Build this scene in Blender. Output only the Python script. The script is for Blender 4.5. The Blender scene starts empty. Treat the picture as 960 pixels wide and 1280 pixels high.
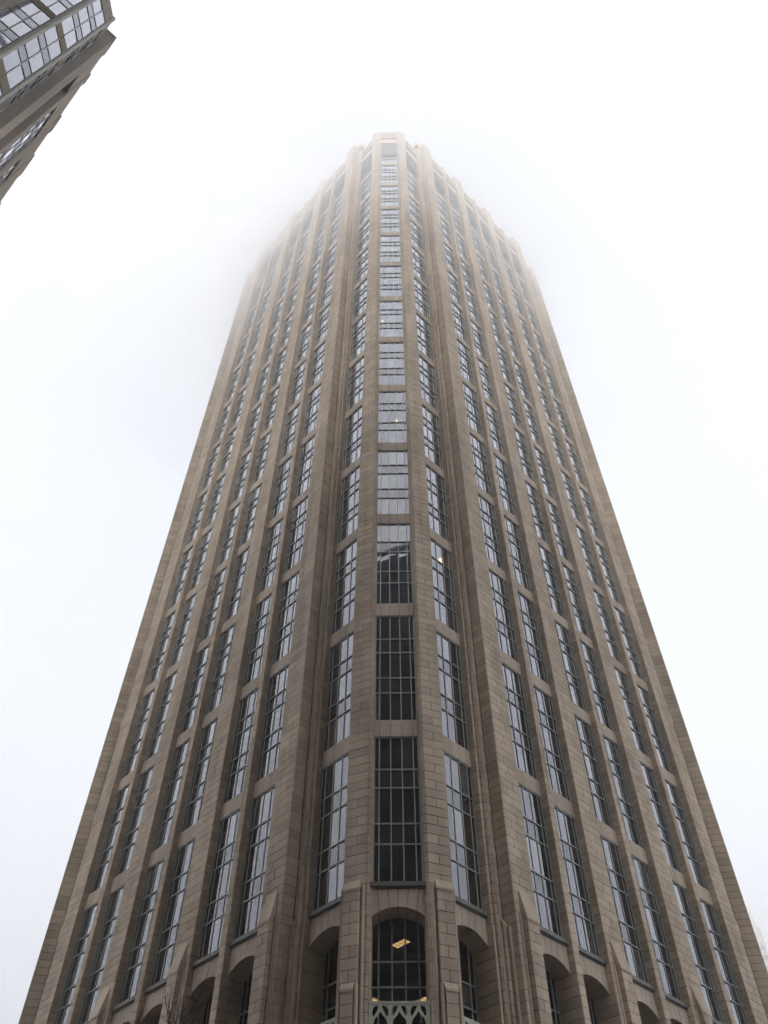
import bpy, bmesh, math, random
from mathutils import Vector, Matrix, noise
R = math.radians
random.seed(11)
S = bpy.context.scene
COL = S.collection
R2 = math.sqrt(0.5)

# ------------------------------------------------------------------ camera
CAMZ = 1.6
PITCH, ROLL = 51.745, 0.093
cd = bpy.data.cameras.new('camera')
cd.sensor_fit = 'VERTICAL'; cd.sensor_height = 24.0; cd.sensor_width = 18.0
cd.lens = 24.0 * 1090.2 / 1280.0
cd.clip_start = 0.1; cd.clip_end = 6000
cam = bpy.data.objects.new('camera', cd); COL.objects.link(cam)
cam.matrix_world = (Matrix.Translation((0, 0, CAMZ)) @ Matrix.Rotation(R(90 + PITCH), 4, 'X') @ Matrix.Rotation(R(ROLL), 4, 'Z'))
S.camera = cam

# ------------------------------------------------------------------ world, sun, exposure
SUN_EL, SUN_AZ = 35.0, 181.0          # azimuth measured from +Y, clockwise
w = bpy.data.worlds.new('World'); S.world = w; w.use_nodes = True
nt = w.node_tree; nt.nodes.clear()
def N(nt, t, **kw):
    n = nt.nodes.new(t)
    for k, v in kw.items():
        if k.startswith('i_'): n.inputs[k[2:].replace('_', ' ')].default_value = v
        else: setattr(n, k, v)
    return n
out = N(nt, 'ShaderNodeOutputWorld'); bg = N(nt, 'ShaderNodeBackground')
sky = N(nt, 'ShaderNodeTexSky', sky_type='NISHITA')
sky.sun_disc = False; sky.sun_elevation = R(SUN_EL); sky.sun_rotation = R(SUN_AZ); sky.dust_density = 4.0; sky.air_density = 1.0
# overcast veil over the clear sky: CIE-like gradient (zenith brighter than horizon) with soft cloud mottling
tc = N(nt, 'ShaderNodeTexCoord'); sep = N(nt, 'ShaderNodeSeparateXYZ')
nt.links.new(tc.outputs['Generated'], sep.inputs[0])
mr = N(nt, 'ShaderNodeMapRange'); mr.inputs['From Min'].default_value = -0.05; mr.inputs['From Max'].default_value = 1.0
mr.inputs['To Min'].default_value = 0.0; mr.inputs['To Max'].default_value = 1.0
nt.links.new(sep.outputs['Z'], mr.inputs['Value'])
cr = N(nt, 'ShaderNodeValToRGB')
cr.color_ramp.elements[0].position = 0.0; cr.color_ramp.elements[0].color = (2.3, 2.46, 2.68, 1)
cr.color_ramp.elements[1].position = 1.0; cr.color_ramp.elements[1].color = (2.72, 2.86, 3.14, 1)
e = cr.color_ramp.elements.new(0.45); e.color = (2.9, 3.07, 3.34, 1)
e = cr.color_ramp.elements.new(0.8); e.color = (2.8, 2.95, 3.24, 1)
nt.links.new(mr.outputs[0], cr.inputs[0])
no = N(nt, 'ShaderNodeTexNoise'); no.inputs['Scale'].default_value = 1.3; no.inputs['Detail'].default_value = 3; no.inputs['Roughness'].default_value = 0.45
nt.links.new(tc.outputs['Generated'], no.inputs['Vector'])
mr2 = N(nt, 'ShaderNodeMapRange'); mr2.inputs['From Min'].default_value = 0.3; mr2.inputs['From Max'].default_value = 0.7
mr2.inputs['To Min'].default_value = 0.86; mr2.inputs['To Max'].default_value = 1.06
nt.links.new(no.outputs['Fac'], mr2.inputs['Value'])
mul = N(nt, 'ShaderNodeMix', data_type='RGBA', blend_type='MULTIPLY'); mul.inputs[0].default_value = 1.0
nt.links.new(cr.outputs[0], mul.inputs[6]); nt.links.new(mr2.outputs[0], mul.inputs[7])
mx = N(nt, 'ShaderNodeMix', data_type='RGBA'); mx.inputs[0].default_value = 0.93
nt.links.new(sky.outputs[0], mx.inputs[6]); nt.links.new(mul.outputs[2], mx.inputs[7])
nt.links.new(mx.outputs[2], bg.inputs[0]); bg.inputs[1].default_value = 0.078
nt.links.new(bg.outputs[0], out.inputs[0])

sl = bpy.data.lights.new('sun', 'SUN'); sl.energy = 0.95; sl.angle = R(16); sl.color = (1.0, 0.995, 0.98)
so = bpy.data.objects.new('sun', sl); COL.objects.link(so)
az, el = R(SUN_AZ), R(SUN_EL)
sdir = Vector((math.sin(az) * math.cos(el), math.cos(az) * math.cos(el), math.sin(el)))
so.rotation_euler = sdir.to_track_quat('Z', 'Y').to_euler()
S.view_settings.view_transform = 'Standard'; S.view_settings.look = 'None'
S.view_settings.exposure = 2.27; S.view_settings.gamma = 1.0
S.cycles.volume_bounces = 10; S.cycles.max_bounces = 16; S.cycles.transparent_max_bounces = 12
S.cycles.diffuse_bounces = 3; S.cycles.glossy_bounces = 4; S.cycles.use_denoising = True
S.cycles.caustics_reflective = False; S.cycles.caustics_refractive = False

# ------------------------------------------------------------------ materials
def mat(name, color=(.5, .5, .5), rough=.7, metal=0.0):
    m = bpy.data.materials.new(name); m.use_nodes = True
    b = m.node_tree.nodes['Principled BSDF']
    b.inputs['Base Color'].default_value = (*color, 1); b.inputs['Roughness'].default_value = rough; b.inputs['Metallic'].default_value = metal
    return m, m.node_tree, b
def stone_mat(name, ca, cb, dirt=.25, bump=.25, vscale=1.0):
    m, t, b = mat(name, ca, .85); L = t.links.new
    geo = N(t, 'ShaderNodeNewGeometry'); oi = N(t, 'ShaderNodeObjectInfo')
    add = N(t, 'ShaderNodeMath', operation='ADD'); L(geo.outputs['Random Per Island'], add.inputs[0]); L(oi.outputs['Random'], add.inputs[1])
    fr = N(t, 'ShaderNodeMath', operation='FRACT'); L(add.outputs[0], fr.inputs[0])
    mix = N(t, 'ShaderNodeMix', data_type='RGBA'); L(fr.outputs[0], mix.inputs[0])
    mix.inputs[6].default_value = (*ca, 1); mix.inputs[7].default_value = (*cb, 1)
    n1 = N(t, 'ShaderNodeTexNoise'); n1.inputs['Scale'].default_value = .35; n1.inputs['Detail'].default_value = 5
    mp = N(t, 'ShaderNodeMapping'); mp.inputs['Scale'].default_value = (2.2, 2.2, .25)      # rain streaks run down the stone
    L(geo.outputs['Position'], mp.inputs[0]); L(mp.outputs[0], n1.inputs['Vector'])
    r1 = N(t, 'ShaderNodeMapRange'); r1.inputs[1].default_value = .3; r1.inputs[2].default_value = .75; r1.inputs[3].default_value = 1 - dirt; r1.inputs[4].default_value = 1.06
    L(n1.outputs[0], r1.inputs[0])
    n2 = N(t, 'ShaderNodeTexNoise'); n2.inputs['Scale'].default_value = 9 * vscale; n2.inputs['Detail'].default_value = 6; L(geo.outputs['Position'], n2.inputs['Vector'])
    r2_ = N(t, 'ShaderNodeMapRange'); r2_.inputs[1].default_value = .3; r2_.inputs[2].default_value = .7; r2_.inputs[3].default_value = .9; r2_.inputs[4].default_value = 1.08
    L(n2.outputs[0], r2_.inputs[0])
    n4 = N(t, 'ShaderNodeTexNoise'); n4.inputs['Scale'].default_value = .12; n4.inputs['Detail'].default_value = 3; L(geo.outputs['Position'], n4.inputs['Vector'])
    r4 = N(t, 'ShaderNodeMapRange'); r4.inputs[1].default_value = .3; r4.inputs[2].default_value = .7; r4.inputs[3].default_value = .9; r4.inputs[4].default_value = 1.08; L(n4.outputs[0], r4.inputs[0])
    m0 = N(t, 'ShaderNodeMath', operation='MULTIPLY'); L(r1.outputs[0], m0.inputs[0]); L(r4.outputs[0], m0.inputs[1])
    mm = N(t, 'ShaderNodeMath', operation='MULTIPLY'); L(m0.outputs[0], mm.inputs[0]); L(r2_.outputs[0], mm.inputs[1])
    m3 = N(t, 'ShaderNodeMix', data_type='RGBA', blend_type='MULTIPLY'); m3.inputs[0].default_value = 1
    L(mix.outputs[2], m3.inputs[6]); L(mm.outputs[0], m3.inputs[7]); L(m3.outputs[2], b.inputs['Base Color'])
    bp = N(t, 'ShaderNodeBump'); bp.inputs['Strength'].default_value = bump; bp.inputs['Distance'].default_value = .02
    L(n2.outputs[0], bp.inputs['Height']); L(bp.outputs[0], b.inputs['Normal'])
    return m
STONE = stone_mat('beige_granite', (.60, .478, .362), (.46, .362, .272), .30)
SLAB = stone_mat('beige_slab', (.55, .445, .35), (.48, .383, .298), .24)
MORTAR = stone_mat('joint_mortar', (.07, .05, .037), (.06, .044, .034))
STONE2 = stone_mat('taupe_cladding', (.56, .475, .385), (.50, .42, .34))
STONE3 = stone_mat('tan_spandrel', (.42, .345, .25), (.38, .31, .225), .12)
FRAME = mat('grey_metal_frame', (.36, .37, .355), .42, .3)[0]
SILL = mat('dark_metal_sill', (.13, .122, .108), .5, .3)[0]
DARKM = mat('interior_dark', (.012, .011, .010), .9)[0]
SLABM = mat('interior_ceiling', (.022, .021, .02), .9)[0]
CREAM = stone_mat('cream_mullion', (.74, .71, .64), (.70, .67, .6), .12, .1)
TRACERY = stone_mat('pale_cast_metal', (.56, .56, .47), (.50, .50, .42), .25)
LOUV = mat('louvre_metal', (.17, .165, .155), .6, .2)[0]
def glass_mat(name, base, gain, trans, rough=.012, ior=1.65, blind=0.0):
    """coated double glazing: both surfaces reflect, so the Fresnel term is doubled; a few panes have pale blinds behind them"""
    m = bpy.data.materials.new(name); m.use_nodes = True; t = m.node_tree; t.nodes.clear(); L = t.links.new
    o = N(t, 'ShaderNodeOutputMaterial'); g = N(t, 'ShaderNodeBsdfGlossy'); g.inputs['Roughness'].default_value = rough; g.inputs['Color'].default_value = (.93, .94, 1, 1)
    d = N(t, 'ShaderNodeBsdfDiffuse'); d.inputs['Color'].default_value = (*base, 1)
    geo = N(t, 'ShaderNodeNewGeometry'); oi = N(t, 'ShaderNodeObjectInfo')
    ad = N(t, 'ShaderNodeMath', operation='ADD'); L(geo.outputs['Random Per Island'], ad.inputs[0]); L(oi.outputs['Random'], ad.inputs[1])
    fr = N(t, 'ShaderNodeMath', operation='FRACT'); L(ad.outputs[0], fr.inputs[0])
    tr = N(t, 'ShaderNodeBsdfTransparent'); tr.inputs['Color'].default_value = (.55, .56, .55, 1)
    m1 = N(t, 'ShaderNodeMixShader'); m1.inputs[0].default_value = trans; L(d.outputs[0], m1.inputs[1]); L(tr.outputs[0], m1.inputs[2])
    inner = m1.outputs[0]
    if blind > 0:
        gt = N(t, 'ShaderNodeMath', operation='GREATER_THAN'); gt.inputs[1].default_value = 1 - blind; L(fr.outputs[0], gt.inputs[0])
        bl = N(t, 'ShaderNodeBsdfDiffuse'); bl.inputs['Color'].default_value = (.07, .066, .06, 1)
        mb = N(t, 'ShaderNodeMixShader'); L(gt.outputs[0], mb.inputs[0]); L(m1.outputs[0], mb.inputs[1]); L(bl.outputs[0], mb.inputs[2]); inner = mb.outputs[0]
    f = N(t, 'ShaderNodeFresnel'); f.inputs['IOR'].default_value = ior
    a1 = N(t, 'ShaderNodeMath', operation='ADD'); a1.inputs[1].default_value = 1.0; L(f.outputs[0], a1.inputs[0])
    dv = N(t, 'ShaderNodeMath', operation='DIVIDE'); L(f.outputs[0], dv.inputs[0]); L(a1.outputs[0], dv.inputs[1])
    va = N(t, 'ShaderNodeMapRange'); va.inputs[3].default_value = .9; va.inputs[4].default_value = 1.1; L(fr.outputs[0], va.inputs[0])
    ml = N(t, 'ShaderNodeMath', operation='MULTIPLY'); ml.inputs[1].default_value = 2 * gain; L(dv.outputs[0], ml.inputs[0])
    m3 = N(t, 'ShaderNodeMath', operation='MULTIPLY', use_clamp=True); L(ml.outputs[0], m3.inputs[0]); L(va.outputs[0], m3.inputs[1])
    m2 = N(t, 'ShaderNodeMixShader'); L(m3.outputs[0], m2.inputs[0]); L(inner, m2.inputs[1]); L(g.outputs[0], m2.inputs[2]); L(m2.outputs[0], o.inputs[0])
    return m
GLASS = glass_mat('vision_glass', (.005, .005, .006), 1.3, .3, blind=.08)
SPGLASS = glass_mat('spandrel_glass', (.020, .019, .021), 1.1, .0, .03)
GLASS2 = glass_mat('pale_tinted_glass', (.30, .31, .35), 1.2, .0, .03)
SPGLASS2 = glass_mat('pale_spandrel_glass', (.31, .305, .30), .8, .0, .15)

# ------------------------------------------------------------------ mesh helpers
class MB:
    def __init__(s): s.v = []; s.f = []; s.m = []
    def add(s, vs, fs, mi=0):
        b = len(s.v); s.v += [tuple(p) for p in vs]; s.f += [tuple(b + i for i in f) for f in fs]; s.m += [mi] * len(fs)
    def box(s, x0, x1, y0, y1, z0, z1, mi=0):
        s.add([(x0, y0, z0), (x1, y0, z0), (x1, y1, z0), (x0, y1, z0), (x0, y0, z1), (x1, y0, z1), (x1, y1, z1), (x0, y1, z1)],
              [(0, 3, 2, 1), (4, 5, 6, 7), (0, 1, 5, 4), (1, 2, 6, 5), (2, 3, 7, 6), (3, 0, 4, 7)], mi)
    def prism(s, poly, z0, z1, mi=0, caps=True):          # poly counter-clockwise
        n = len(poly); a = sum(poly[i][0] * poly[(i + 1) % n][1] - poly[(i + 1) % n][0] * poly[i][1] for i in range(n))
        if a < 0: poly = poly[::-1]
        fs = [(i, (i + 1) % n, n + (i + 1) % n, n + i) for i in range(n)]
        if caps: fs += [tuple(range(n))[::-1], tuple(range(n, 2 * n))]
        s.add([(x, y, z0) for x, y in poly] + [(x, y, z1) for x, y in poly], fs, mi)
    def build(s, name, mats, parent=None, rot=0.0, loc=(0, 0, 0)):
        me = bpy.data.meshes.new(name); me.from_pydata(s.v, [], s.f)
        for m in (mats if isinstance(mats, (list, tuple)) else [mats]): me.materials.append(m)
        if any(s.m): me.polygons.foreach_set('material_index', s.m)
        me.update(); return inst(name, me, parent, loc, rot)
def inst(name, me, parent=None, loc=(0, 0, 0), rot=0.0):
    o = bpy.data.objects.new(name, me); COL.objects.link(o); o.parent = parent; o.location = loc; o.rotation_euler = (0, 0, rot); return o
def empty(name, loc, rz, label, cat, group=None):
    o = bpy.data.objects.new(name, None); COL.objects.link(o); o.location = loc; o.rotation_euler = (0, 0, rz); o['label'] = label; o['category'] = cat
    if group: o['group'] = group
    return o
def rot2(p, a): c, s = math.cos(a), math.sin(a); return (p[0] * c - p[1] * s, p[0] * s + p[1] * c)

# ------------------------------------------------------------------ tower dimensions (metres; fitted to the photograph)
AX, YAW = 0.056, R(-0.935)
YC = 83.58                              # from the viewer to the tower's centre axis
P_, DEP = 32.88, 0.69                   # pier plane, glass depth
W_, WIN, NAR, U0 = 2.212, 3.455, .657, 43.32
CEN = 59.1; FD = CEN - P_               # pier plane from the tower's centre
Z0 = 40.28; UNIT = 12.0; NU = 13
COURSE = UNIT / 18
ZB = Z0 - 20 * UNIT / 12 - 40           # course grid origin below ground is clipped at 0
SILLZ = 29.35
TOPW = 193.6
def world_root(p):                      # tower-frame plan point -> world
    x, y = rot2((p[0], p[1]), YAW); return (tower_loc[0] + x, tower_loc[1] + y)
tower_loc = (AX + YC * math.sin(-YAW), YC * math.cos(YAW), 0)
tower = empty('skyscraper', tower_loc, YAW, 'tall beige stone skyscraper filling the photo, its corner towards the viewer and top in fog', 'skyscraper')

def uv(u, v):                            # axis-frame face coordinates -> corner canonical plan (outward is -Y)
    return ((u - v) * R2, (u + v) * R2 - YC)

# columns of windows: (rotation, plan centre, outward angle offset, width, glass plane distance)
# canonical window mesh: centred on x, glass at y=0, outward -Y, z measured from unit top
class Col: pass
cols = []
def mkcol(rot, cx, cy, ang, width, kind):
    c = Col(); x, y = rot2((cx, cy), rot); c.x, c.y, c.rz, c.w, c.kind = x, y, rot + ang, width, kind; cols.append(c); return c
wa = []
a = -(W_ * 4 + WIN * 6 + NAR * 3) / 2; A0 = a
pier_w, pier_n = [], []
for k in range(3):
    pier_w.append((a, a + W_)); a += W_
    wa.append(a + WIN / 2); a += WIN
    pier_n.append((a, a + NAR)); a += NAR
    wa.append(a + WIN / 2); a += WIN
pier_w.append((a, a + W_)); A1 = a + W_
for side, rot in ((1, R(45)), (-1, R(-45))):
    for x in wa: mkcol(rot, x, -(FD - DEP), 0, WIN, 'face')
CW = 3.14; FW = 3.42
GC = 34.8                                # facet glass plane
fx, fy = uv((39.02 + 42.44) / 2, GC)
corner_rots = (0, R(90), R(-90))
for rot in corner_rots:
    kd = 'centre' if rot == 0 else 'side'
    mkcol(rot, 0, 50.89 - YC, 0, CW, kd + '0')
    mkcol(rot, fx, fy, R(45), FW, kd + '1')
    mkcol(rot, -fx, fy, R(-45), FW, kd + '1')

def zbars(k):
    if k == 0: return [0, 2.7, 4.15, 6.83, 8.28, 10.93]
    if k == 12: return [5.78, 6.6, 8.05, 10.68]
    return [0, 2.55, 3.98, 6.55, 8.0, 10.6]
def xbars(wd): p = wd / 4; return [-wd / 2, -1.5 * p, -.5 * p, .5 * p, 1.5 * p, wd / 2]
def bars(m, wd, zs, xs=None, th=.075, dp=.06):
    xs = xs or xbars(wd); zt, zb = -zs[0], -zs[-1]
    for i, x in enumerate(xs):
        t = .05 if i in (0, len(xs) - 1) else th / 2
        xo = x + (.05 if i == 0 else -.05 if i == len(xs) - 1 else 0)
        m.box(xo - t, xo + t, -dp, .04, zb, zt)
    for j, z in enumerate(zs):
        zz = -z + (-.04 if j == 0 else .04 if j == len(zs) - 1 else 0)
        for i in range(len(xs) - 1):
            m.box(xs[i] + (.1 if i == 0 else th / 2) + .001, xs[i + 1] - (.1 if i == len(xs) - 2 else th / 2) - .001, -.10 if dp < .09 else -dp, .035, zz - .04, zz + .04)
frame_cache, pane_cache = {}, {}
glaz = MB()
def pane_quad(m, wd, ht, mi, T, tx, tz):
    x, z = wd / 2, ht / 2
    vs = [Vector((-x, 0, -z)), Vector((x, 0, -z)), Vector((x, 0, z)), Vector((-x, 0, z))]
    M = T @ Matrix.Rotation(tx, 4, 'X') @ Matrix.Rotation(tz, 4, 'Z')
    m.add([M @ v for v in vs], [(0, 1, 2, 3)], mi)
pane_budget = 300
def put_window(c, k, ztop, zs, singles, zone_sp=(1, 3)):
    global pane_budget
    key = (round(c.w, 3), tuple(zs))
    if key not in frame_cache:
        m = MB(); bars(m, c.w, zs); o = m.build('window', FRAME); frame_cache[key] = o.data; bpy.data.objects.remove(o)
    o = None
    if not c.kind.startswith('side'):
        o = inst('window', frame_cache[key], tower, (c.x, c.y, ztop), c.rz)
    else:
        c.far.append((frame_cache[key], Matrix.Translation((c.x, c.y, ztop)) @ Matrix.Rotation(c.rz, 4, 'Z')))
    xs = xbars(c.w)
    M0 = Matrix.Translation((c.x, c.y, ztop)) @ Matrix.Rotation(c.rz, 4, 'Z')
    for i in range(5):
        for j in range(len(zs) - 1):
            wd, ht = xs[i + 1] - xs[i], zs[j + 1] - zs[j]; cx, cz = (xs[i] + xs[i + 1]) / 2, -(zs[j] + zs[j + 1]) / 2
            sp = j in zone_sp; tx, tz = random.gauss(0, R(.12)), random.gauss(0, R(.12))
            if singles and o is not None and pane_budget > 0:
                pane_budget -= 1; pk = (round(wd, 3), round(ht, 3), sp)
                if pk not in pane_cache:
                    m = MB(); m.box(-wd / 2 + .01, wd / 2 - .01, -.012, .012, -ht / 2 + .01, ht / 2 - .01)
                    q = m.build('pane', SPGLASS if sp else GLASS); pane_cache[pk] = q.data; bpy.data.objects.remove(q)
                po = inst('pane', pane_cache[pk], o, (cx, 0, cz)); po.rotation_euler = (tx, 0, tz)
            else:
                pane_quad(glaz, wd, ht, 1 if sp else 0, M0 @ Matrix.Translation((cx, 0, cz)), tx, tz)
order = sorted(cols, key=lambda c: (c.kind.startswith('side'), c.kind == 'face', abs(c.rz), (c.x ** 2 + (c.y + 60) ** 2)))
for c in cols: c.far = []
near_cols = [c for c in cols if not c.kind.startswith('side')]
near_cols.sort(key=lambda c: math.hypot(c.x, c.y + YC))
single_set = {(id(c), 0) for c in near_cols[:10]} | {(id(c), 1) for c in near_cols[:1]}
for k in range(NU):
    for c in near_cols + [c for c in cols if c.kind.startswith('side')]:
        if k == 12: put_window(c, k, Z0 + UNIT * k, zbars(k), False, (1,))
        else: put_window(c, k, Z0 + UNIT * k, zbars(k), (id(c), k) in single_set)

# ---- spandrel slabs, crown panels, sills, voussoirs
slab_rest = MB(); slab_cache = {}
def Mc(c, z): return Matrix.Translation((c.x, c.y, z)) @ Matrix.Rotation(c.rz, 4, 'Z')
def addm(dst, src, M, mi=0):
    vs = [M @ Vector(v) for v in src.v]; b = len(dst.v); dst.v += [tuple(v) for v in vs]; dst.f += [tuple(b + i for i in f) for f in src.f]; dst.m += [mi] * len(src.f)
nsl = 0
for k in range(NU - 1):
    for c in near_cols + [c for c in cols if c.kind.startswith('side')]:
        xs = xbars(c.w); h = (1.40 if k < 11 else 1.32)
        for i in range(5):
            wd = xs[i + 1] - xs[i] - .028; cx = (xs[i] + xs[i + 1]) / 2; key = (round(wd, 3), h)
            m = MB(); m.box(-wd / 2, wd / 2, -.15, .02, .02, h - .02)
            if k < 4 and not c.kind.startswith('side'):
                if key not in slab_cache:
                    q = m.build('spandrel_slab', SLAB); slab_cache[key] = q.data; bpy.data.objects.remove(q)
                v = Mc(c, Z0 + UNIT * k) @ Vector((cx, 0, 0)); inst('spandrel_slab', slab_cache[key], tower, v, c.rz)
            else: addm(slab_rest, m, Mc(c, Z0 + UNIT * k) @ Matrix.Translation((cx, 0, 0)))
slab_rest.build('spandrel_slabs', SLAB, tower)['kind'] = 'stuff'
back = MB()                              # mortar behind the slabs, crown bands
crown = MB(); louv = MB()
for c in cols:
    for k in range(NU - 1):
        m = MB(); m.box(-c.w / 2, c.w / 2, -.1, .05, .03, 1.37 if k < 11 else 1.27); addm(back, m, Mc(c, Z0 + UNIT * k))
    m = MB(); hw = c.w / 2
    m.box(-hw, hw, -.3, .1, 186.2, 188.9); m.box(-hw, hw, -.62, .1, 188.9, 189.15)      # lintel and string
    m.box(-hw, hw, -.25, .1, 189.15, 189.9)
    for i in range(6):
        x = -hw + i * (c.w - .3) / 5; m.box(x, x + .3, -.35, .1, 189.9, 191.9)
    m.box(-hw, hw, -.1, .1, 189.9, 191.9); m.box(-hw, hw, -.4, .1, 191.9, 192.6); m.box(-hw, hw, -.5, .15, 192.6, TOPW)
    addm(crown, m, Mc(c, 0))
    m = MB(); m.box(-hw, hw, -.02, .05, 178.52, 186.2)
    for i in range(9):
        x = -hw + .05 + i * (c.w - .22) / 8; m.box(x, x + .12, -.32, -.02, 178.5, 186.2)
    addm(louv, m, Mc(c, 0))
back.build('joint_backing', MORTAR, tower)['kind'] = 'stuff'
crown.build('crown_bands', STONE, tower)['kind'] = 'stuff'
louv.build('crown_louvres', LOUV, tower)['kind'] = 'stuff'

# ---- base: sills, arch panels of voussoirs, deep arched windows
SPRING, CROWN_Z, ARC_TOP = 27.2, 27.86, 28.98
def arch_z(x, hw):                       # segmental arch underside
    rise = CROWN_Z - SPRING; rad = (hw * hw + rise * rise) / (2 * rise); return CROWN_Z - rad + math.sqrt(max(rad * rad - x * x, 0))
ARCH_D = 1.25
base_glaz_sets = []
for c in near_cols:
    hw = c.w / 2 + (.10 if c.kind == 'centre0' else 0.0)
    m = MB(); m.box(-hw, hw, -.42, .05, 29.06, SILLZ); m.box(-hw, hw, -.30, .05, 28.96, 29.05)
    s = m.build('window_sill', SILL, tower, c.rz, (c.x, c.y, 0))
    nv = 6
    for i in range(nv):                  # voussoirs with radiating joints
        x0, x1 = -hw + 2 * hw * i / nv, -hw + 2 * hw * (i + 1) / nv; g = .015
        fan = 1.13
        def tx(x): return max(-hw, min(hw, x * fan if abs(x) < hw - .01 else x))
        sub = 3; vs = []
        for q in range(sub + 1):
            xb = x0 + g + (x1 - x0 - 2 * g) * q / sub
            for yy in (-.22, ARCH_D): vs.append((xb, yy, arch_z(xb, hw)))
        xt0, xt1 = tx(x0) + g, tx(x1) - g
        for q in range(sub + 1):
            xt = xt0 + (xt1 - xt0) * q / sub
            for yy in (-.22, ARCH_D): vs.append((xt, yy, ARC_TOP))
        fs = []; o2 = 2 * (sub + 1)
        for q in range(sub):
            a_ = 2 * q
            fs += [(a_, a_ + 2, o2 + a_ + 2, o2 + a_), (a_ + 1, o2 + a_ + 1, o2 + a_ + 3, a_ + 3), (a_, a_ + 1, a_ + 3, a_ + 2), (o2 + a_, o2 + a_ + 2, o2 + a_ + 3, o2 + a_ + 1)]
        fs += [(0, o2, o2 + 1, 1), (2 * sub, 2 * sub + 1, o2 + 2 * sub + 1, o2 + 2 * sub)]
        m = MB(); m.add(vs, fs); m.build('voussoir', SLAB, tower, c.rz, (c.x, c.y, 0))
    # arched window set deep behind the opening
    zs = [0, 3.46, 4.88, 8.2, 9.6, 13.0]; zt = CROWN_Z + .3 + .35
    zt = 28.7
    m = MB(); wdd = 2 * hw + .3
    bars(m, wdd, zs, xs=[-1.95 * c.w / 4 - .1, -1.5 * c.w / 4, -.5 * c.w / 4, .5 * c.w / 4, 1.5 * c.w / 4, 1.95 * c.w / 4 + .1])
    fo = m.build('window', FRAME, tower, c.rz, Mc(c, zt) @ Vector((0, ARCH_D - .1, 0)))
    xs = [-c.w / 2 - .05, -1.5 * c.w / 4, -.5 * c.w / 4, .5 * c.w / 4, 1.5 * c.w / 4, c.w / 2 + .05]
    for i in range(5):
        for j in range(5):
            pane_quad(glaz, xs[i + 1] - xs[i], zs[j + 1] - zs[j], 0, Mc(c, zt) @ Matrix.Translation(((xs[i] + xs[i + 1]) / 2, ARCH_D - .1, -(zs[j] + zs[j + 1]) / 2)), random.gauss(0, R(.15)), random.gauss(0, R(.15)))
g = glaz.build('glazing', [GLASS, SPGLASS], tower); g['kind'] = 'stuff'
# window frames of the side corners, joined (hidden behind the end piers from here)
m = MB()
for c in cols:
    for me, M in c.far:
        b = len(m.v); m.v += [tuple(M @ v.co) for v in me.vertices]; m.f += [tuple(b + i for i in p.vertices) for p in me.polygons]; m.m += [0] * len(me.polygons)
m.build('far_window_frames', FRAME, tower)['kind'] = 'stuff'

# ------------------------------------------------------------------ stone courses
class Strip: pass
strips = []
def strip(rot, p0, p1, z0, z1, pat, parent_key, step=0):
    """a wall strip whose outer face runs p0->p1 (outward = right-hand side of p0->p1), cut into courses"""
    s = Strip(); s.p0, s.p1 = rot2(p0, rot), rot2(p1, rot); s.z0, s.z1, s.pat, s.key = z0, z1, pat, parent_key; strips.append(s)
ZG = -20 * COURSE + Z0 - 40 * COURSE + .24
def F(x, d): return (x, -(FD + d))       # face canonical: along x, d outward of the pier plane
WTOP, NTOP, CTOP = 196.4, 194.4, 193.4
pierobjs = {}
def pier(key, poly, z0, z1, rot, name='pier'):
    m = MB(); m.prism(poly, z0, z1); o = m.build(name, MORTAR, tower, rot); pierobjs[key] = o; return o
IN = .045                                # mortar sits this far behind the stone faces
for fi, rot in ((0, R(45)), (1, R(-45))):
    for i, (a0, a1) in enumerate(pier_w):
        key = ('w', fi, i)
        dl = 1.02 if (i == 0 and rot > 0) or (i == 0) else DEP + 1.6
        dr = 1.02 if i == 3 else DEP + 1.6
        pier(key, [(a0 + IN, -(FD - IN)), (a1 - IN, -(FD - IN)), (a1 - IN, -(FD - 2.6)), (a0 + IN, -(FD - 2.6))], 0, WTOP - .05, rot)
        strip(rot, F(a0, 0), F(a1, 0), 0, WTOP, 'third', key)
        strip(rot, F(a0, -dl), F(a0, 0), 0, WTOP, 'one', key)
        strip(rot, F(a1, 0), F(a1, -dr), 0, WTOP, 'one', key)
    for i, (a0, a1) in enumerate(pier_n):
        key = ('n', fi, i)
        pier(key, [(a0 + IN, -(FD - IN)), (a1 - IN, -(FD - IN)), (a1 - IN, -(FD - 2.6)), (a0 + IN, -(FD - 2.6))], 0, NTOP - .05, rot)
        strip(rot, F(a0, 0), F(a1, 0), 0, NTOP, 'one', key)
        strip(rot, F(a0, -DEP - 1.6), F(a0, 0), 0, NTOP, 'one', key)
        strip(rot, F(a1, 0), F(a1, -DEP - 1.6), 0, NTOP, 'one', key)
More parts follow.
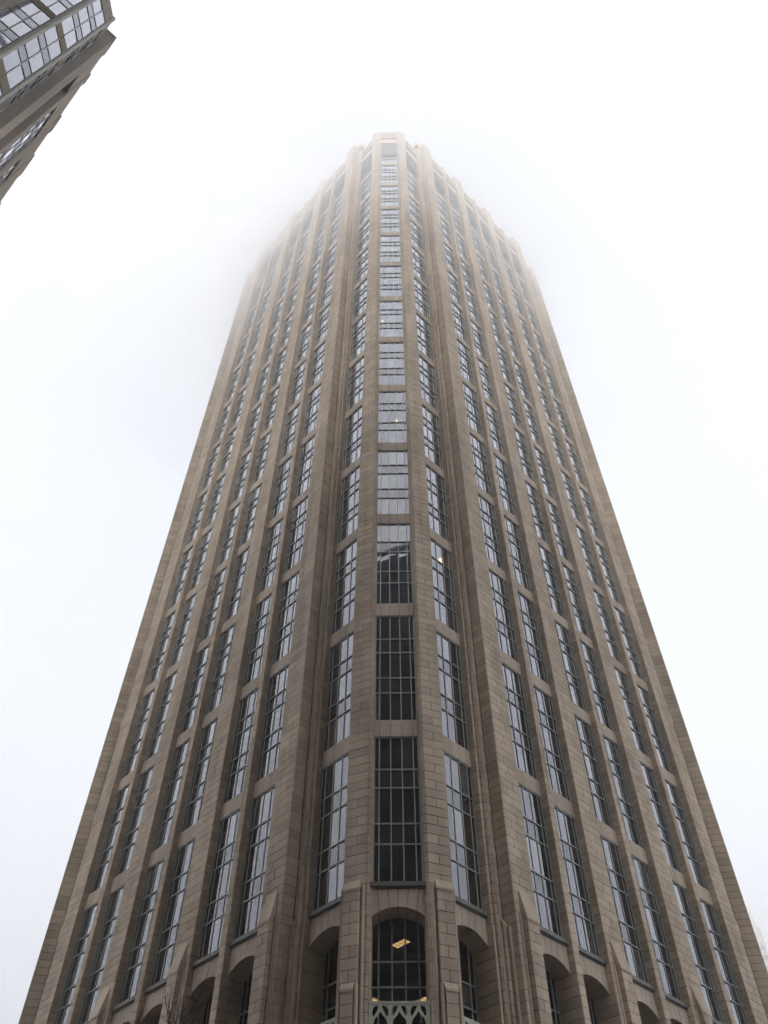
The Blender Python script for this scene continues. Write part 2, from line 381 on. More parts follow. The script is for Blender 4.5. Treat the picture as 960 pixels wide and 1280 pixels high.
# corner bay, canonical plan, right half; the left half is mirrored
PA, PB = (1.87, 50.35 - YC), (3.327, 50.95 - YC)
BK = uv(39.02, 36.0)
jamb = [(1.58, 52.3 - YC), (1.58, 50.62 - YC), (1.71, 50.55 - YC), (1.71, 50.40 - YC), PA, PB, uv(39.02, GC - .1), BK]
recess = [uv(42.44, 36.2), uv(42.44, 34.17), uv(42.62, 34.12), uv(42.62, 33.94), uv(42.72, 33.82), uv(42.86, 33.82), uv(42.93, 33.94), uv(43.32, 33.94)]
def inset(poly, d):                      # move an open outline inward (to its left)
    res = []
    for i, p in enumerate(poly):
        q = Vector((0, 0)); 
        for a_, b_ in ((poly[i - 1], p) if i else None, (p, poly[i + 1]) if i < len(poly) - 1 else None) if 0 < i < len(poly) - 1 else ([(p, poly[1])] if i == 0 else [(poly[i - 1], p)]):
            t = Vector(b_) - Vector(a_); t.normalize(); q += Vector((-t.y, t.x))
        if q.length > 0: q = q.normalized() * d / max(.5, q.length / 2)
        res.append((p[0] + q.x, p[1] + q.y))
    return res
for ci, rot in enumerate(corner_rots):
    for s in (1, -1):
        def mir(pl): return pl if s == 1 else [(-x, y) for x, y in pl][::-1]
        J = mir(jamb); key = ('c', ci, s)
        pier(key, inset(J, IN), 0, CTOP - .05, rot)
        for i in range(len(J) - 1):
            L_ = math.dist(J[i], J[i + 1])
            if L_ > .1: strip(rot, J[i], J[i + 1], 0, CTOP, 'half' if abs(L_ - 1.575) < .02 else 'one', key)
        Q = mir(recess); key = ('r', ci, s)
        back_ = mir([uv(43.4, 33.94), uv(44.4, 35.2), uv(43.5, 36.4)])
        poly = (inset(Q, IN) + back_) if s == 1 else (back_ + inset(Q, IN))
        pier(key, poly, 0, 195.0, rot, 'corner_shaft')
        for i in range(len(Q) - 1):
            if math.dist(Q[i], Q[i + 1]) > .12: strip(rot, Q[i], Q[i + 1], 0, 195.2, 'one', key)

allst = []
for s in strips:
    p0, p1 = Vector(s.p0), Vector(s.p1); L_ = (p1 - p0).length; t = (p1 - p0) / L_; nrm = Vector((t.y, -t.x)); n0 = math.floor((s.z0 - ZG) / COURSE)
    n = n0
    while True:
        za, zb = max(s.z0, ZG + n * COURSE), min(s.z1, ZG + (n + 1) * COURSE); n += 1
        if za >= s.z1 - .02: break
        if zb - za < .08: continue
        if s.pat == 'one': cuts = [0, 1]
        elif s.pat == 'half': cuts = [0, 1] if n % 2 else [0, .5, 1]
        else: cuts = [0, .34, 1] if n % 2 else [0, .66, 1]
        if s.pat == 'third' and n % 4 == 0: cuts = [0, .5, 1]
        for i in range(len(cuts) - 1):
            allst.append((s, t, nrm, p0 + t * L_ * cuts[i], p0 + t * L_ * cuts[i + 1], za, zb))
# which stones show largest: nearest ones inside the frame that face the viewer
cy_, sy_ = math.cos(R(PITCH)), math.sin(R(PITCH))
eye = Vector(rot2((-tower_loc[0], -tower_loc[1]), -YAW))
def score(st):
    s, t, nrm, a_, b_, za, zb = st; c = (a_ + b_) / 2; wx, wy = world_root(c); h = (za + zb) / 2 - CAMZ
    D = wy * cy_ + h * sy_; X = 1090 * wx / D; Y = 1090 * (h * cy_ - wy * sy_) / D
    if abs(X) > 478 or abs(Y) > 636: return 0
    f = nrm.dot((eye - c).normalized())
    if f < .12: return 0
    return (b_ - a_).length * f * (zb - za) / D ** 2
idx = sorted(range(len(allst)), key=lambda i: -score(allst[i]))[:300]; top = set(idx)
rest = MB(); scache = {}; PR = .02; GAP = .0195
for i, (s, t, nrm, a_, b_, za, zb) in enumerate(allst):
    wd = (b_ - a_).length - 2 * GAP
    if wd < .03: continue
    ht = zb - za - 2 * GAP; pr = random.choice((0, .003, .006))
    if i in top:
        kk = (round(wd, 2), round(ht, 2))
        if kk not in scache:
            m = MB(); x, z, b = wd / 2, ht / 2, .008
            m.add([(-x, .05, -z), (x, .05, -z), (x, .05, z), (-x, .05, z), (-x, 0, -z), (x, 0, -z), (x, 0, z), (-x, 0, z), (-x + b, -b, -z + b), (x - b, -b, -z + b), (x - b, -b, z - b), (-x + b, -b, z - b)],
                  [(8, 9, 10, 11), (4, 5, 9, 8), (5, 6, 10, 9), (6, 7, 11, 10), (7, 4, 8, 11), (0, 1, 5, 4), (1, 2, 6, 5), (2, 3, 7, 6), (3, 0, 4, 7)])
            q = m.build('stone', STONE); scache[kk] = q.data; bpy.data.objects.remove(q)
        c = (a_ + b_) / 2; po = pierobjs[s.key]; loc = rot2((c.x, c.y), -po.rotation_euler[2])
        nn = c; ang = math.atan2(t.y, t.x); q = inst('stone', scache[kk], po, (loc[0], loc[1], (za + zb) / 2), ang - po.rotation_euler[2])
        cc = c + nrm * (pr - .0); l2 = rot2((cc.x, cc.y), -po.rotation_euler[2]); q.location = (l2[0], l2[1], (za + zb) / 2)
    else:
        A = a_ + t * GAP; B = b_ - t * GAP; o = nrm * (pr + PR - .012); bk = -nrm * .04
        v = [A + bk, B + bk, B + o, A + o]
        rest.add([(p.x, p.y, za + GAP) for p in v] + [(p.x, p.y, zb - GAP) for p in v], [(3, 2, 6, 7), (0, 3, 7, 4), (2, 1, 5, 6), (0, 1, 2, 3), (4, 7, 6, 5)])
rest.build('stonework', STONE, tower)['kind'] = 'stuff'

# ---- pier caps
def cap(m, x0, x1, y0, y1, z, h, ov=.12):         # block, roll moulding and a low rounded top
    m.box(x0 - ov, x1 + ov, y0 - ov, y1, z, z + .35)
    n = 6
    for i in range(n):
        f0 = i / n; r = math.sqrt(1 - (.8 * f0) ** 2); cx = (x0 + x1) / 2; hw = (x1 - x0) / 2 * r; d = (y1 - y0) * (1 - r) * .5
        m.box(cx - hw, cx + hw, y0 + d, y1, z + .35 + h * f0 + i * .001, z + .35 + h * (i + 1) / n)
for fi, rot in ((0, R(45)), (1, R(-45))):
    for a0, a1 in pier_w:
        m = MB(); cap(m, a0, a1, -FD, -(FD - 2.4), WTOP, 1.9, .06); m.build('pier_cap', STONE, tower, rot)
    for a0, a1 in pier_n:
        m = MB(); cap(m, a0, a1, -FD, -(FD - 2.0), NTOP, .9, .06); m.build('pier_cap', STONE, tower, rot)
for rot in corner_rots:
    for s in (1, -1):
        m = MB(); ang = R(22.5) * s; c = ((PA[0] + PB[0]) / 2 * s, (PA[1] + PB[1]) / 2)
        cap(m, -.8, .8, 0, 1.3, CTOP, .3, .08); x, y = rot2(c, rot); m.build('pier_cap', STONE, tower, rot + ang, (x, y, 0))
        m = MB(); c = uv(42.8, 34.3) if s == 1 else (-uv(42.8, 34.3)[0], uv(42.8, 34.3)[1]); cap(m, -.75, .75, -.5, 1.4, 195.2, 4.2, .1); x, y = rot2(c, rot)
        m.build('pinnacle', STONE, tower, rot + R(45) * s, (x, y, 0))

# ---- buttresses at the foot of the wide piers, with their weathered caps
def buttress(fr_rot, origin, ang, hw, proj, ztop, rise, zw, name='buttress', low=None):
    x, y = rot2(origin, fr_rot); rz = fr_rot + ang
    m = MB(); m.prism([(-hw + .01, -proj + .01), (hw - .01, -proj + .01), (hw - .01, -.004), (-hw + .01, -.004)], ztop - .03, ztop + .02)
    m.add([(-hw, -proj, ztop + .03), (hw, -proj, ztop + .03), (hw, 0, ztop + .03), (-hw, 0, ztop + .03), (hw, 0, zw + .1), (-hw, 0, zw + .1)], [(0, 1, 4, 5), (0, 5, 3), (1, 2, 4), (0, 3, 2, 1)])
    m.box(-hw + .02, hw - .02, -proj + .025, -.005, 0, ztop - .02, 1)
    lev = int(ztop / COURSE) + 1
    for k in range(lev):
        a_, b_ = ztop - (k + 1) * COURSE, ztop - k * COURSE
        if a_ < 0: break
        cuts = [-hw, 0, hw] if (k % 2 and hw > .4) else [-hw, hw]
        for i in range(len(cuts) - 1):
            m.box(cuts[i] + (GAP if i else 0), cuts[i + 1] - (GAP if i < len(cuts) - 2 else 0), -proj, 0.01, a_ + GAP, b_ - GAP)
    o = m.build(name, [STONE, MORTAR], tower, rz, (x, y, 0)); o['kind'] = 'stuff'
    e = .05; m = MB(); f = -proj - e; X = hw + e
    m.add([(-X, f, ztop - .05), (X, f, ztop - .05), (X, f, ztop + .1), (-X, f, ztop + .1), (-X, .01, zw), (X, .01, zw), (X, .01, zw + .15), (-X, .01, zw + .15), (-hw * .96, .01, ztop + rise), (hw * .96, .01, ztop + rise)],
          [(0, 1, 2, 3), (3, 2, 9, 8), (0, 3, 7, 4), (1, 5, 6, 2), (3, 8, 7), (2, 6, 9), (0, 4, 5, 1)])
    m.build('buttress_cap', STONE, tower, rz, (x, y, 0))
    # slim shafts either side
    for sx in (-1, 1):
        m = MB(); xx = sx * (hw + .17); m.prism([(xx - .1, 0), (xx - .05, -.12), (xx + .05, -.12), (xx + .1, 0)], 0, ztop + .35); m.build('shaft', STONE, tower, rz, (x, y, 0))
for fi, rot in ((0, R(45)), (1, R(-45))):
    for a0, a1 in pier_w: buttress(rot, ((a0 + a1) / 2, -FD - .015), 0, .57, .44, 28.75, 2.2, 29.4)
for s in (1, -1):
    c = ((PA[0] + PB[0]) / 2 * s, (PA[1] + PB[1]) / 2); c = (c[0] + math.sin(R(22.5)) * .015 * s, c[1] - .015)
    buttress(0, (c[0] + s * .12, c[1] + .05), R(22.5) * s, .52, .30, 28.75, .75, 29.0)
    o_ = rot2((0, -.30), R(22.5) * s); buttress(0, (c[0] + s * .12 + o_[0], c[1] + .05 + o_[1]), R(22.5) * s, .36, .16, 22.9, .5, 23.3)
    u_ = uv(43.12, 33.93); buttress(0, (u_[0] * s, u_[1]), R(45) * s, .17, .26, 28.5, .5, 28.9)
# buttress recess shafts in the corner
for s in (1, -1):
    for (uu, vv, r_) in ((42.50, 34.13, .09), (42.98, 33.90, .09), (43.30, 33.45, .10)):
        x, y = uv(uu, vv); m = MB(); m.prism([(x * s + r_ * math.cos(q * math.pi / 4), y + r_ * math.sin(q * math.pi / 4)) for q in range(8)], 0, 28.4); m.build('shaft', STONE, tower)

# ---- balcony railings with pointed tracery
def tracery(width, c, zt, off):
    cu = bpy.data.curves.new('tracery', 'CURVE'); cu.dimensions = '2D'; cu.fill_mode = 'BOTH'; cu.extrude = .055
    def poly(pts):
        sp = cu.splines.new('POLY'); sp.points.add(len(pts) - 1)
        for p, q in zip(sp.points, pts): p.co = (q[0], q[1], 0, 1)
        sp.use_cyclic_u = True
    H = 1.55; hw = width / 2; poly([(-hw, -H), (hw, -H), (hw, -.12), (-hw, -.12)])
    nb = 3; bw = (width - .24) / nb
    for i in range(nb):
        cx = -hw + .12 + bw * (i + .5); q = bw / 2 - .07
        for s in (1, -1):                # leaf openings above the ogee arms
            pts = [(.07, -.22), (.20, -.20), (.36, -.26), (q - .01, -.42), (q, -.62), (q - .06, -.78), (.30, -.66), (.17, -.46)]
            pts = [(cx + s * x * q / .46, z) for x, z in pts]; poly(pts if s == 1 else pts[::-1])
        pts = [(0, -.50), (.12, -.68), (.30, -.86), (q - .10, -.98), (q - .04, -1.2), (q - .1, -1.42)]
        poly([(cx + x, z) for x, z in pts] + [(cx - x, z) for x, z in pts[:0:-1]])
    tmp = bpy.data.objects.new('t', cu); COL.objects.link(tmp)
    me = bpy.data.meshes.new_from_object(tmp); bpy.data.objects.remove(tmp); me.materials.clear(); me.materials.append(TRACERY)
    me.transform(Matrix.Rotation(R(90), 4, 'X'))
    pos = Mc(c, zt) @ Vector((0, off, 0)); o = inst('balcony_railing', me, tower, pos, c.rz)
    m = MB(); m.box(-hw, hw, -.09, .09, -.11, 0); m.box(-hw, hw, -.07, .07, -.16, -.111); m.build('top_rail', TRACERY, o)
    m = MB(); m.box(-hw, hw, -.25, 1.6, -1.85, -1.56); m.build('balcony_floor', STONE, o)
for c in near_cols:
    if c.kind.startswith('centre'): tracery(c.w + .2, c, 22.45, -.38 if c.kind == 'centre0' else -.2)

# ------------------------------------------------------------------ tower body: floors, core, roof, rear walls
def plan(ins):
    pts = []
    h = [(43.6, 33.6 + ins), (42.9, 34.8 + ins), (39.0, 34.8 + ins)]
    cX, cY = 1.6, 50.9 + ins
    right = [(*uv(u, v),) for u, v in h]
    q = [(-x, y) for x, y in right] + [(-cX, cY - YC), (cX, cY - YC)] + right[::-1]
    for k in range(4): pts += [rot2(p, R(90) * k) for p in q]
    return pts
pl = plan(.6)
m = MB(); m.prism(pl, -.2, .2)
slab_me = None
z = Z0 - 11.3 - 24
while z < 186:
    if z < 29.5:
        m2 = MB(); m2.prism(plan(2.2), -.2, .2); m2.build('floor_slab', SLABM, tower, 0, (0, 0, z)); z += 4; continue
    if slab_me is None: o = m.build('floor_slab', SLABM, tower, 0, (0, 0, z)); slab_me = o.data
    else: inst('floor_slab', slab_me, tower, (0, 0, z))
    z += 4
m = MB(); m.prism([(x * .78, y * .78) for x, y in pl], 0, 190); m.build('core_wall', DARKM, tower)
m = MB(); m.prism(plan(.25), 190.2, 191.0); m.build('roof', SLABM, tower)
m = MB()
for rot in (R(135), R(225)):
    q = MB(); q.box(A0, A1, -(FD - DEP) - .1, -(FD - DEP) + .2, 0, 193)
    for a0, a1 in pier_w + pier_n: q.box(a0, a1, -FD, -(FD - DEP) - .1, 0, 195)
    addm(m, q, Matrix.Rotation(rot, 4, 'Z'))
m.build('rear_wall', STONE, tower)

# ------------------------------------------------------------------ lit ceiling lights behind the glass
LIT = bpy.data.materials.new('warm_light'); LIT.use_nodes = True; t = LIT.node_tree; t.nodes.clear()
o = N(t, 'ShaderNodeOutputMaterial'); em = N(t, 'ShaderNodeEmission'); em.inputs[0].default_value = (1.0, .64, .27, 1); em.inputs[1].default_value = .95; t.links.new(em.outputs[0], o.inputs[0])
LIT2 = LIT.copy(); LIT2.name = 'white_light'; LIT2.node_tree.nodes['Emission'].inputs[0].default_value = (1, .80, .52, 1); LIT2.node_tree.nodes['Emission'].inputs[1].default_value = 2.2
HOUSE = mat('white_fixture', (.6, .6, .58), .5)[0]
def troffer(loc, rz, label, wd=1.2, ln=.62, mt=LIT, group=None):
    t_ = empty('ceiling_light', (*loc,), rz, label, 'ceiling light', group)
    m = MB(); m.box(-wd / 2 - .05, wd / 2 + .05, -ln / 2 - .05, ln / 2 + .05, 0, .08); m.build('housing', HOUSE, t_)
    m = MB(); nx = 4
    for i in range(nx):
        for j in range(2):
            x0 = -wd / 2 + wd * i / nx; y0 = -ln / 2 + ln * j / 2; m.box(x0 + .045, x0 + wd / nx - .045, y0 + .045, y0 + ln / 2 - .045, -.02, -.001)
    m.build('diffuser', mt, t_)
def tw(x, y): return world_root((x, y - YC))
zc = Z0 - 11.3 - .2
troffer((*tw(.16, 57.0), 28.69), R(-45) + YAW, 'lit grid ceiling light seen through the middle of the central arched window', 1.25, .62)
troffer((*tw(-1.75, 55.8), 24.69), R(45) + YAW, 'lit ceiling panel low at the left edge of the central arched window', 1.25, .9)
troffer((*tw(1.65, 55.8), 24.69), R(-45) + YAW, 'lit ceiling panel low at the right edge of the central arched window', 1.25, .9)

LIT3 = LIT.copy(); LIT3.name = 'globe_light'; LIT3.node_tree.nodes['Emission'].inputs[1].default_value = 2.4
def globe(ci, k, ax, zoff, label, rad, mt):
    c = near_cols[ci]; v = Mc(c, Z0 + UNIT * k - zoff) @ Vector((ax, .32, 0)); wx, wy = rot2((v.x, v.y), YAW)
    t_ = empty('ceiling_light', (tower_loc[0] + wx, tower_loc[1] + wy, v.z), 0, label, 'ceiling light')
    bm = bmesh.new(); bmesh.ops.create_uvsphere(bm, u_segments=12, v_segments=8, radius=rad); me = bpy.data.meshes.new('globe'); bm.to_mesh(me); bm.free(); me.materials.append(mt); inst('globe', me, t_)
    m = MB(); m.prism([(.05 * math.cos(q), .05 * math.sin(q)) for q in (0, 1.57, 3.14, 4.71)], rad, rad + .35); m.build('stem', HOUSE, t_)
by_c = {}
for i, c in enumerate(near_cols): by_c.setdefault(c.kind, []).append((c.x, i))
cr_i = max(by_c['centre1'])[1]; cc_i = by_c['centre0'][0][1]
fl = sorted(by_c['face'])                 # left to right
globe(cr_i, 2, .55, 1.6, 'lit yellow round lamp in the slanted window just right of the central column', .26, LIT3)
globe(cc_i, 4, .45, 5.6, 'small lit lamp in the central window column, above mid-height', .13, LIT3)
globe(cc_i, 6, -1.15, 5.2, 'tiny white lamp at the left edge of the central window column, high up', .13, LIT2)
globe(fl[4][1], 0, .55, 6.4, 'small white lamp in the low window second left of the recess', .11, LIT2)
globe(fl[2][1], 0, .55, 6.3, 'small white lamp in the low window fourth left of the recess', .10, LIT2)

# ------------------------------------------------------------------ neighbouring tower (top left of the photo)
NH = 84.0
nb_loc = world_root((-23, 14 - YC))
nbr = empty('office_building', (nb_loc[0], nb_loc[1], 0), YAW, 'pale glass and stone office tower leaning in at the top left corner of the photo', 'office building')
def npt(x, y): return (x + 23 - .0, y - 14)
def nwall(name, p0, p1, z0, z1, mt, thick=.5, proud=0.0, par=None):
    a_, b_ = Vector(npt(*p0)), Vector(npt(*p1)); t_ = (b_ - a_).normalized(); n_ = Vector((t_.y, -t_.x)); m = MB()
    a2, b2 = a_ + n_ * proud, b_ + n_ * proud; m.prism([tuple(a2), tuple(b2), tuple(b2 - n_ * thick), tuple(a2 - n_ * thick)], z0, z1); return m.build(name, mt, par or nbr)
# facade outline, going so that the outside is on the right of the direction of travel
facetA = ((-24.365, 8.895), (-22.9, 10.36)); facetB = ((-22.9, 10.36), (-22.9, 12.39)); facetC = ((-22.9, 12.39), (-24.18, 13.67))
def nwin(p0, p1, nx, ztop, cells=6, frame=FRAME, sp=STONE3, zmin=8):
    a_, b_ = Vector(npt(*p0)), Vector(npt(*p1)); L_ = (b_ - a_).length; t_ = (b_ - a_) / L_; ang = math.atan2(t_.y, t_.x)
    z = ztop; k = 0
    while z > zmin:
        z_lo = z - 10.8; zs = [0, 2.65, 3.98, 6.6, 7.95, 10.8]
        m = MB(); fr = [L_ * i / nx for i in range(nx + 1)]
        for x in fr: m.box(x - .035, x + .035, -.06, .03, -10.8, 0)
        for q in zs:
            for i in range(nx): m.box(fr[i] + .036, fr[i + 1] - .036, -.045, .03, -q - .045, -q + .045, 1)
        w_ = m.build('window', [frame, SILL], nbr, ang, (*a_, z))
        for i in range(nx):
            for j in range(5):
                p = MB(); wd = fr[i + 1] - fr[i]; ht = zs[j + 1] - zs[j]; p.box(-wd / 2 + .005, wd / 2 - .005, -.01, .01, -ht / 2, ht / 2)
                if k < 3 or j == 0:
                    po = p.build('pane', SPGLASS2 if j in (1, 3) else GLASS2, w_, 0, ((fr[i] + fr[i + 1]) / 2, 0, -(zs[j] + zs[j + 1]) / 2)); po.rotation_euler = (random.gauss(0, R(.3)), 0, random.gauss(0, R(.3)))
        if k >= 3:
            p = MB(); p.box(0, L_, -.01, .01, -10.8, -2.66); p.build('pane', GLASS2, w_)
        z = z_lo
        m = MB()
        for i in range(nx): m.box(fr[i] + .012, fr[i + 1] - .012, -.05, .1, -1.18, -.02)
        for i in range(nx):
            q = MB(); q.box(fr[i] + .012, fr[i + 1] - .012, -.05, .1, -1.18, -.02); q.build('spandrel_slab', sp, nbr, ang, (*a_, z))
        z -= 1.2; k += 1
ZT = 81.5
for f in (facetA, facetB): nwin(f[0], f[1], 2, ZT)
nwin(facetC[0], facetC[1], 2, ZT)
for f in (facetA, facetB, facetC): nwall('parapet', f[0], f[1], ZT, NH, STONE2, .6, .06)
for p in ((-22.9, 10.36), (-22.9, 12.39)):
    x, y = npt(*p); m = MB()
    m.prism([(x - .02 + .17 * math.cos(q * math.pi / 5), y + .17 * math.sin(q * math.pi / 5)) for q in range(10)], 0, NH + .3); m.build('corner_mullion', CREAM, nbr)
    m = MB(); dy = .2 if p[1] > 11 else -.2
    m.prism([(x - .28, y + dy - .05), (x + .015, y + dy * .7 - .05), (x + .015, y + dy * .7 + .05), (x - .28, y + dy + .05)], 0, NH); m.build('corner_mullion', CREAM, nbr)
# pier and window rhythm of the long flank (outside faces away to the upper right)
t0 = (-23.65, 14.2)
def ct(t_, d=0.0): return (t0[0] - t_ + d * R2, t0[1] + t_ + d * R2)
FH = NH + 2.3
def npier(ta, tb, dep=.75, top=FH, name='pier'):
    a_, b_ = npt(*ct(ta)), npt(*ct(tb)); c_, d_ = npt(*ct(tb, -dep - .4)), npt(*ct(ta, -dep - .4)); m = MB(); m.prism([a_, b_, c_, d_], 0, top + .1); m.build(name, STONE2, nbr)
    m = MB(); m.prism([npt(*ct(ta - .03, .05)), npt(*ct(tb + .03, .05)), npt(*ct(tb + .03, -.9)), npt(*ct(ta - .03, -.9))], top + .1, top + .35); m.build('pier_cap', STONE2, nbr)
npier(0, 1.29); npier(2.85, 3.58); npier(6.3, 7.58, .2); npier(9.68, 11.45, .2); npier(14.1, 15.4, .2); npier(17.6, 19.0, .2)
for ta, tb, d in ((1.29, 2.85, .75), (3.58, 6.3, .16), (7.58, 9.68, .16), (11.45, 14.1, .16), (15.4, 17.6, .16)):
    nwin(ct(ta, -d), ct(tb, -d), 2 if tb - ta < 2.2 else 3, ZT - 2.2, sp=STONE2)
    nwall('parapet', ct(ta, -.06), ct(tb, -.06), ZT - 2.2, FH, STONE2, .9)
# left flank of the neighbour, on the viewer's side
s0 = facetA[0]
def st(t_, d=0.0): return (s0[0] - t_ + d * R2, s0[1] - t_ - d * R2)
m = MB(); m.prism([npt(*st(0, -.1)), npt(*st(0, .75)), npt(*st(1.6, .75)), npt(*st(1.6, -.5))], 0, NH + .4); m.build('pier', STONE2, nbr)
for k in range(2):
    a_ = 1.6 + k * 4.4; nwin(st(a_ + 3.2), st(a_), 3, ZT, sp=STONE2)
    m = MB(); m.prism([npt(*st(a_ + 3.2, -.4)), npt(*st(a_ + 3.2, .4)), npt(*st(a_ + 4.4, .4)), npt(*st(a_ + 4.4, -.4))], 0, NH); m.build('pier', STONE2, nbr)
    nwall('parapet', st(a_ + 3.2), st(a_), ZT, NH, STONE2, .6, .1)
m = MB(); m.prism([npt(*p) for p in (st(9.6, -.4), st(0, -.4), (-23.35, 10.45), (-23.35, 12.3), (-24.6, 13.55), ct(1, -1.0), ct(19, -1.0), ct(19, -16), st(9.6, -16))], 0, NH - 1); m.build('body_wall', DARKM, nbr)

# ------------------------------------------------------------------ far tower lost in the fog, lower right
fk = 1.15
ftx, fty = rot2((122 * fk + 3.6, 300 * fk), YAW)
far = empty('foggy_tower', (ftx - 18, fty + 18, 0), YAW, 'faint pale tower almost lost in fog at the lower right edge', 'tower')
FT = 180.0
m = MB(); m.box(-18, 17.6, -18, 18, 0, FT - 9); m.box(-17.2, 16.9, -17, 17, FT - 9, FT - 2.5); m.box(-15, 17.2, -16, 16, FT - 2.5, FT); m.build('body_wall', STONE2, far)
for k in range(38):
    m = MB(); m.box(-17, 17, -.15, .15, 0, 2.0); z = 14 + k * 4
    if z < FT - 12:
        m.build('window_band', SPGLASS, far, 0, (0, -18.0, z)); 
        m = MB(); m.box(-.15, .15, -17, 17, 0, 2.0); m.build('window_band', SPGLASS, far, 0, (17.62, 0, z))

# ------------------------------------------------------------------ the tower behind the viewer, seen as the dark reflection in the corner windows
bh = empty('reflected_tower', (4, -44, 0), R(24), 'dark office tower across the street mirrored in the lower corner windows', 'office building')
m = MB(); m.box(-42, 42, -24, 24, 0, 140); m.box(-20, 14, -14, 14, 140, 149); m.build('body_wall', mat('dark_cladding', (.025, .023, .022), .7)[0], bh)
BG = glass_mat('dark_glass', (.022, .022, .024), .25, 0)
for k in range(34):
    for dx, dy, r_ in ((0, 24.03, 0), (42.03, 0, 1)):
        m = MB()
        if r_ == 0: m.box(-41, 41, -.03, .03, 0, 2.2)
        else: m.box(-.03, .03, -22.5, 22.5, 0, 2.2)
        m.build('window_band', BG, bh, 0, (dx, dy, 6 + k * 4.1))

# ------------------------------------------------------------------ ground, street, pavement
def ground_mat(name, c, rough=.9):
    m_, t_, b_ = mat(name, c, rough); n_ = N(t_, 'ShaderNodeTexNoise'); n_.inputs['Scale'].default_value = 3; n_.inputs['Detail'].default_value = 8
    g_ = N(t_, 'ShaderNodeNewGeometry'); t_.links.new(g_.outputs['Position'], n_.inputs['Vector']); r_ = N(t_, 'ShaderNodeMapRange'); r_.inputs[3].default_value = .75; r_.inputs[4].default_value = 1.2; t_.links.new(n_.outputs[0], r_.inputs[0])
    x_ = N(t_, 'ShaderNodeMix', data_type='RGBA', blend_type='MULTIPLY'); x_.inputs[0].default_value = 1; x_.inputs[6].default_value = (*c, 1); t_.links.new(r_.outputs[0], x_.inputs[7]); t_.links.new(x_.outputs[2], b_.inputs[0]); return m_
m = MB(); m.add([(-3000, -3000, 0), (3000, -3000, 0), (3000, 3000, 0), (-3000, 3000, 0)], [(0, 1, 2, 3)])
o = m.build('ground', ground_mat('asphalt', (.05, .05, .052))); o['kind'] = 'structure'
m = MB(); m.prism([rot2(p, YAW) for p in ((-60, 18), (60, 18), (60, 46), (-60, 46))], 0.0, .13); o = m.build('pavement', ground_mat('paving', (.22, .21, .19)), None, 0, (0, 0, .004)); o['kind'] = 'structure'
m = MB(); m.prism([rot2(p, YAW) for p in ((-14, -9), (14, -9), (14, 2.5), (-14, 2.5))], 0.0, .13); o = m.build('pavement', bpy.data.materials['paving'], None, 0, (0, 0, .004)); o['kind'] = 'structure'
for k in range(9):
    m = MB(); m.box(-1.5, 1.5, -.06, .06, 0, .003); o = m.build('road_marking', ground_mat('road_paint', (.7, .7, .66)) if k == 0 else bpy.data.materials['road_paint'], None, YAW, (-32 + 8 * k, 10.2, .006)); o['kind'] = 'structure'

# ------------------------------------------------------------------ bare street trees (twigs at the bottom left)
BARK = stone_mat('dark_bark', (.055, .042, .034), (.04, .03, .025))
def bare_tree(loc, top, label, seed, spread=.85):
    height = 9.0
    rnd = random.Random(seed); t_ = empty('bare_tree', loc, rnd.uniform(0, 6), label, 'tree')
    def tube(m, p, q, r0, r1, n=5):
        d = (q - p).normalized(); a_ = d.orthogonal().normalized(); b_ = d.cross(a_)
        m.add([p + (a_ * math.cos(i * 2 * math.pi / n) + b_ * math.sin(i * 2 * math.pi / n)) * r0 for i in range(n)] + [q + (a_ * math.cos(i * 2 * math.pi / n) + b_ * math.sin(i * 2 * math.pi / n)) * r1 for i in range(n)],
              [(i, (i + 1) % n, n + (i + 1) % n, n + i) for i in range(n)])
    tr = MB(); cr_ = MB()
    p = Vector((0, 0, 0)); d = Vector((0, 0, 1)); r = .15; limbs = []
    nseg = 9
    for i in range(nseg):
        q = p + d * height * .62 / nseg; r1 = r * .9; tube(tr, p, q, r, r1, 8); p, r = q, r1
        d = (d + Vector((rnd.uniform(-.07, .07), rnd.uniform(-.07, .07), .05))).normalized()
        if i >= 3:
            for _ in range(2): limbs.append((p.copy(), (d + Vector((rnd.uniform(-1, 1), rnd.uniform(-1, 1), .2)) * .9).normalized(), height * rnd.uniform(.20, .32), r * .5, 0))
    limbs.append((p, d, height * .34, r * .8, 0))
    while limbs:
        p, d, L_, r, lv = limbs.pop()
        n = 5
        for i in range(n):
            q = p + d * L_ / n; r1 = r * .82; tube(cr_, p, q, r, r1, 4 if lv else 5); p, r = q, r1
            d = (d + Vector((rnd.uniform(-.25, .25), rnd.uniform(-.25, .25), rnd.uniform(-.02, .22)))).normalized()
            if lv < 3 and i > 0:
                for _ in range(2 if lv < 2 else 1): limbs.append((p.copy(), (d + Vector((rnd.uniform(-1, 1), rnd.uniform(-1, 1), rnd.uniform(-.2, .6))) * .9).normalized(), L_ * rnd.uniform(.4, .62), max(r * .6, .011), lv + 1))
    zm = max(v[2] for v in cr_.v); k = top / zm
    for b_ in (tr, cr_): b_.v = [(v[0] * spread, v[1] * spread, v[2] * k) for v in b_.v]
    tr.build('trunk', BARK, t_); cr_.build('crown', BARK, t_)
bare_tree((-3.2, 22, 0), 11.5, 'bare winter street tree whose twigs reach up before the left arches', 5)
bare_tree((-5.15, 22.5, 0), 11.3, 'smaller bare street tree, left of the one before the arches', 9)

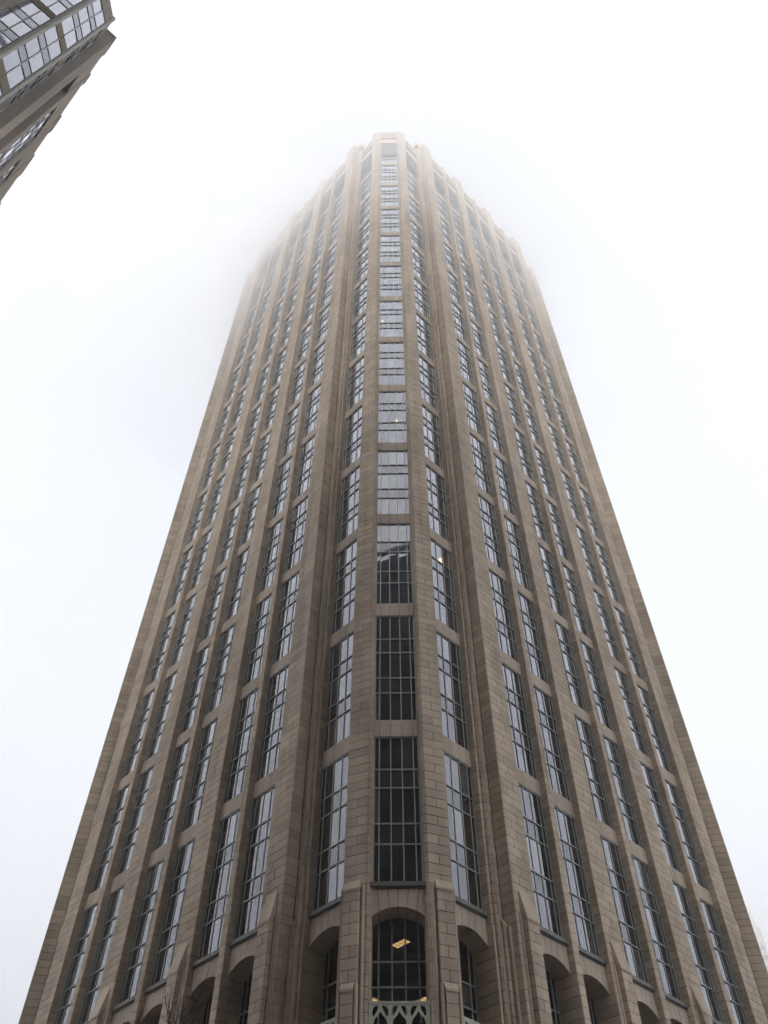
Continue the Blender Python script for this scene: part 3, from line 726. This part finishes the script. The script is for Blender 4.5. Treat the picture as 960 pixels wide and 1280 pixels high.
# ------------------------------------------------------------------ haze and the low cloud round the tower's top
def vol(name, dens, poly_z, kind='stuff', top=207.0, ext=(-420, 420, -160, 620), lab=None, aniso=.5, col=(1, 1, 1)):
    """box with a gently sloping underside; dens per metre"""
    x0, x1, y0, y1 = ext; m = MB()
    zl, zr = poly_z
    m.add([(x0, y0, zl), (x1, y0, zr), (x1, y1, zr), (x0, y1, zl), (x0, y0, top), (x1, y0, top), (x1, y1, top), (x0, y1, top)],
          [(0, 3, 2, 1), (4, 5, 6, 7), (0, 1, 5, 4), (1, 2, 6, 5), (2, 3, 7, 6), (3, 0, 4, 7)])
    ma = bpy.data.materials.new(name + '_air'); ma.use_nodes = True; t_ = ma.node_tree; t_.nodes.clear()
    o_ = N(t_, 'ShaderNodeOutputMaterial'); v_ = N(t_, 'ShaderNodeVolumePrincipled'); v_.inputs['Color'].default_value = (*col, 1); v_.inputs['Density'].default_value = dens; v_.inputs['Anisotropy'].default_value = aniso
    t_.links.new(v_.outputs[0], o_.inputs['Volume']); ob = m.build(name, ma); ob['kind'] = kind; return ob
VOLUMES = True
if VOLUMES:
    vol('haze', .00035, (-1, -1), top=208, ext=(-440, 440, -180, 640))
    vol('low_cloud', .0008, (66, 84))
    vol('low_cloud', .0030, (84, 144), top=206, ext=(-418, 418, -158, 618))
    vol('low_cloud', .0088, (88, 196), top=206.5, ext=(-416, 416, -156, 616))
    vol('low_cloud', .0095, (150, 203), top=204, ext=(-414, 414, -154, 614))
    vol('low_cloud', .0032, (-.5, -.5), top=203, ext=(-410, 410, 205, 608))
    def wisp(c, rad, dens, seed):
        bm = bmesh.new(); bmesh.ops.create_icosphere(bm, subdivisions=4, radius=1.0)
        for v in bm.verts:
            n = noise.fractal(v.co * 1.4 + Vector((seed * 7.1, 0, 0)), .9, 2.1, 4); v.co *= 1 + .28 * n
            v.co = Vector((v.co.x * rad[0], v.co.y * rad[1], v.co.z * rad[2]))
        me = bpy.data.meshes.new('low_cloud'); bm.to_mesh(me); bm.free()
        ma = bpy.data.materials['low_cloud_air'].copy(); [n for n in ma.node_tree.nodes if n.type == 'PRINCIPLED_VOLUME'][0].inputs['Density'].default_value = dens
        me.materials.append(ma); o = inst('low_cloud', me, None, c); o['kind'] = 'stuff'
    wisp((-40, 92, 178), (34, 32, 20), .026, 1)
    wisp((-64, 78, 162), (30, 26, 17), .009, 2)
    wisp((-20, 66, 188), (17, 15, 10), .020, 3)
    wisp((34, 100, 190), (24, 24, 11), .016, 4)
    wisp((-34, 50, 178), (30, 24, 12), .006, 5)
    wisp((60, 60, 180), (34, 30, 12), .008, 6)
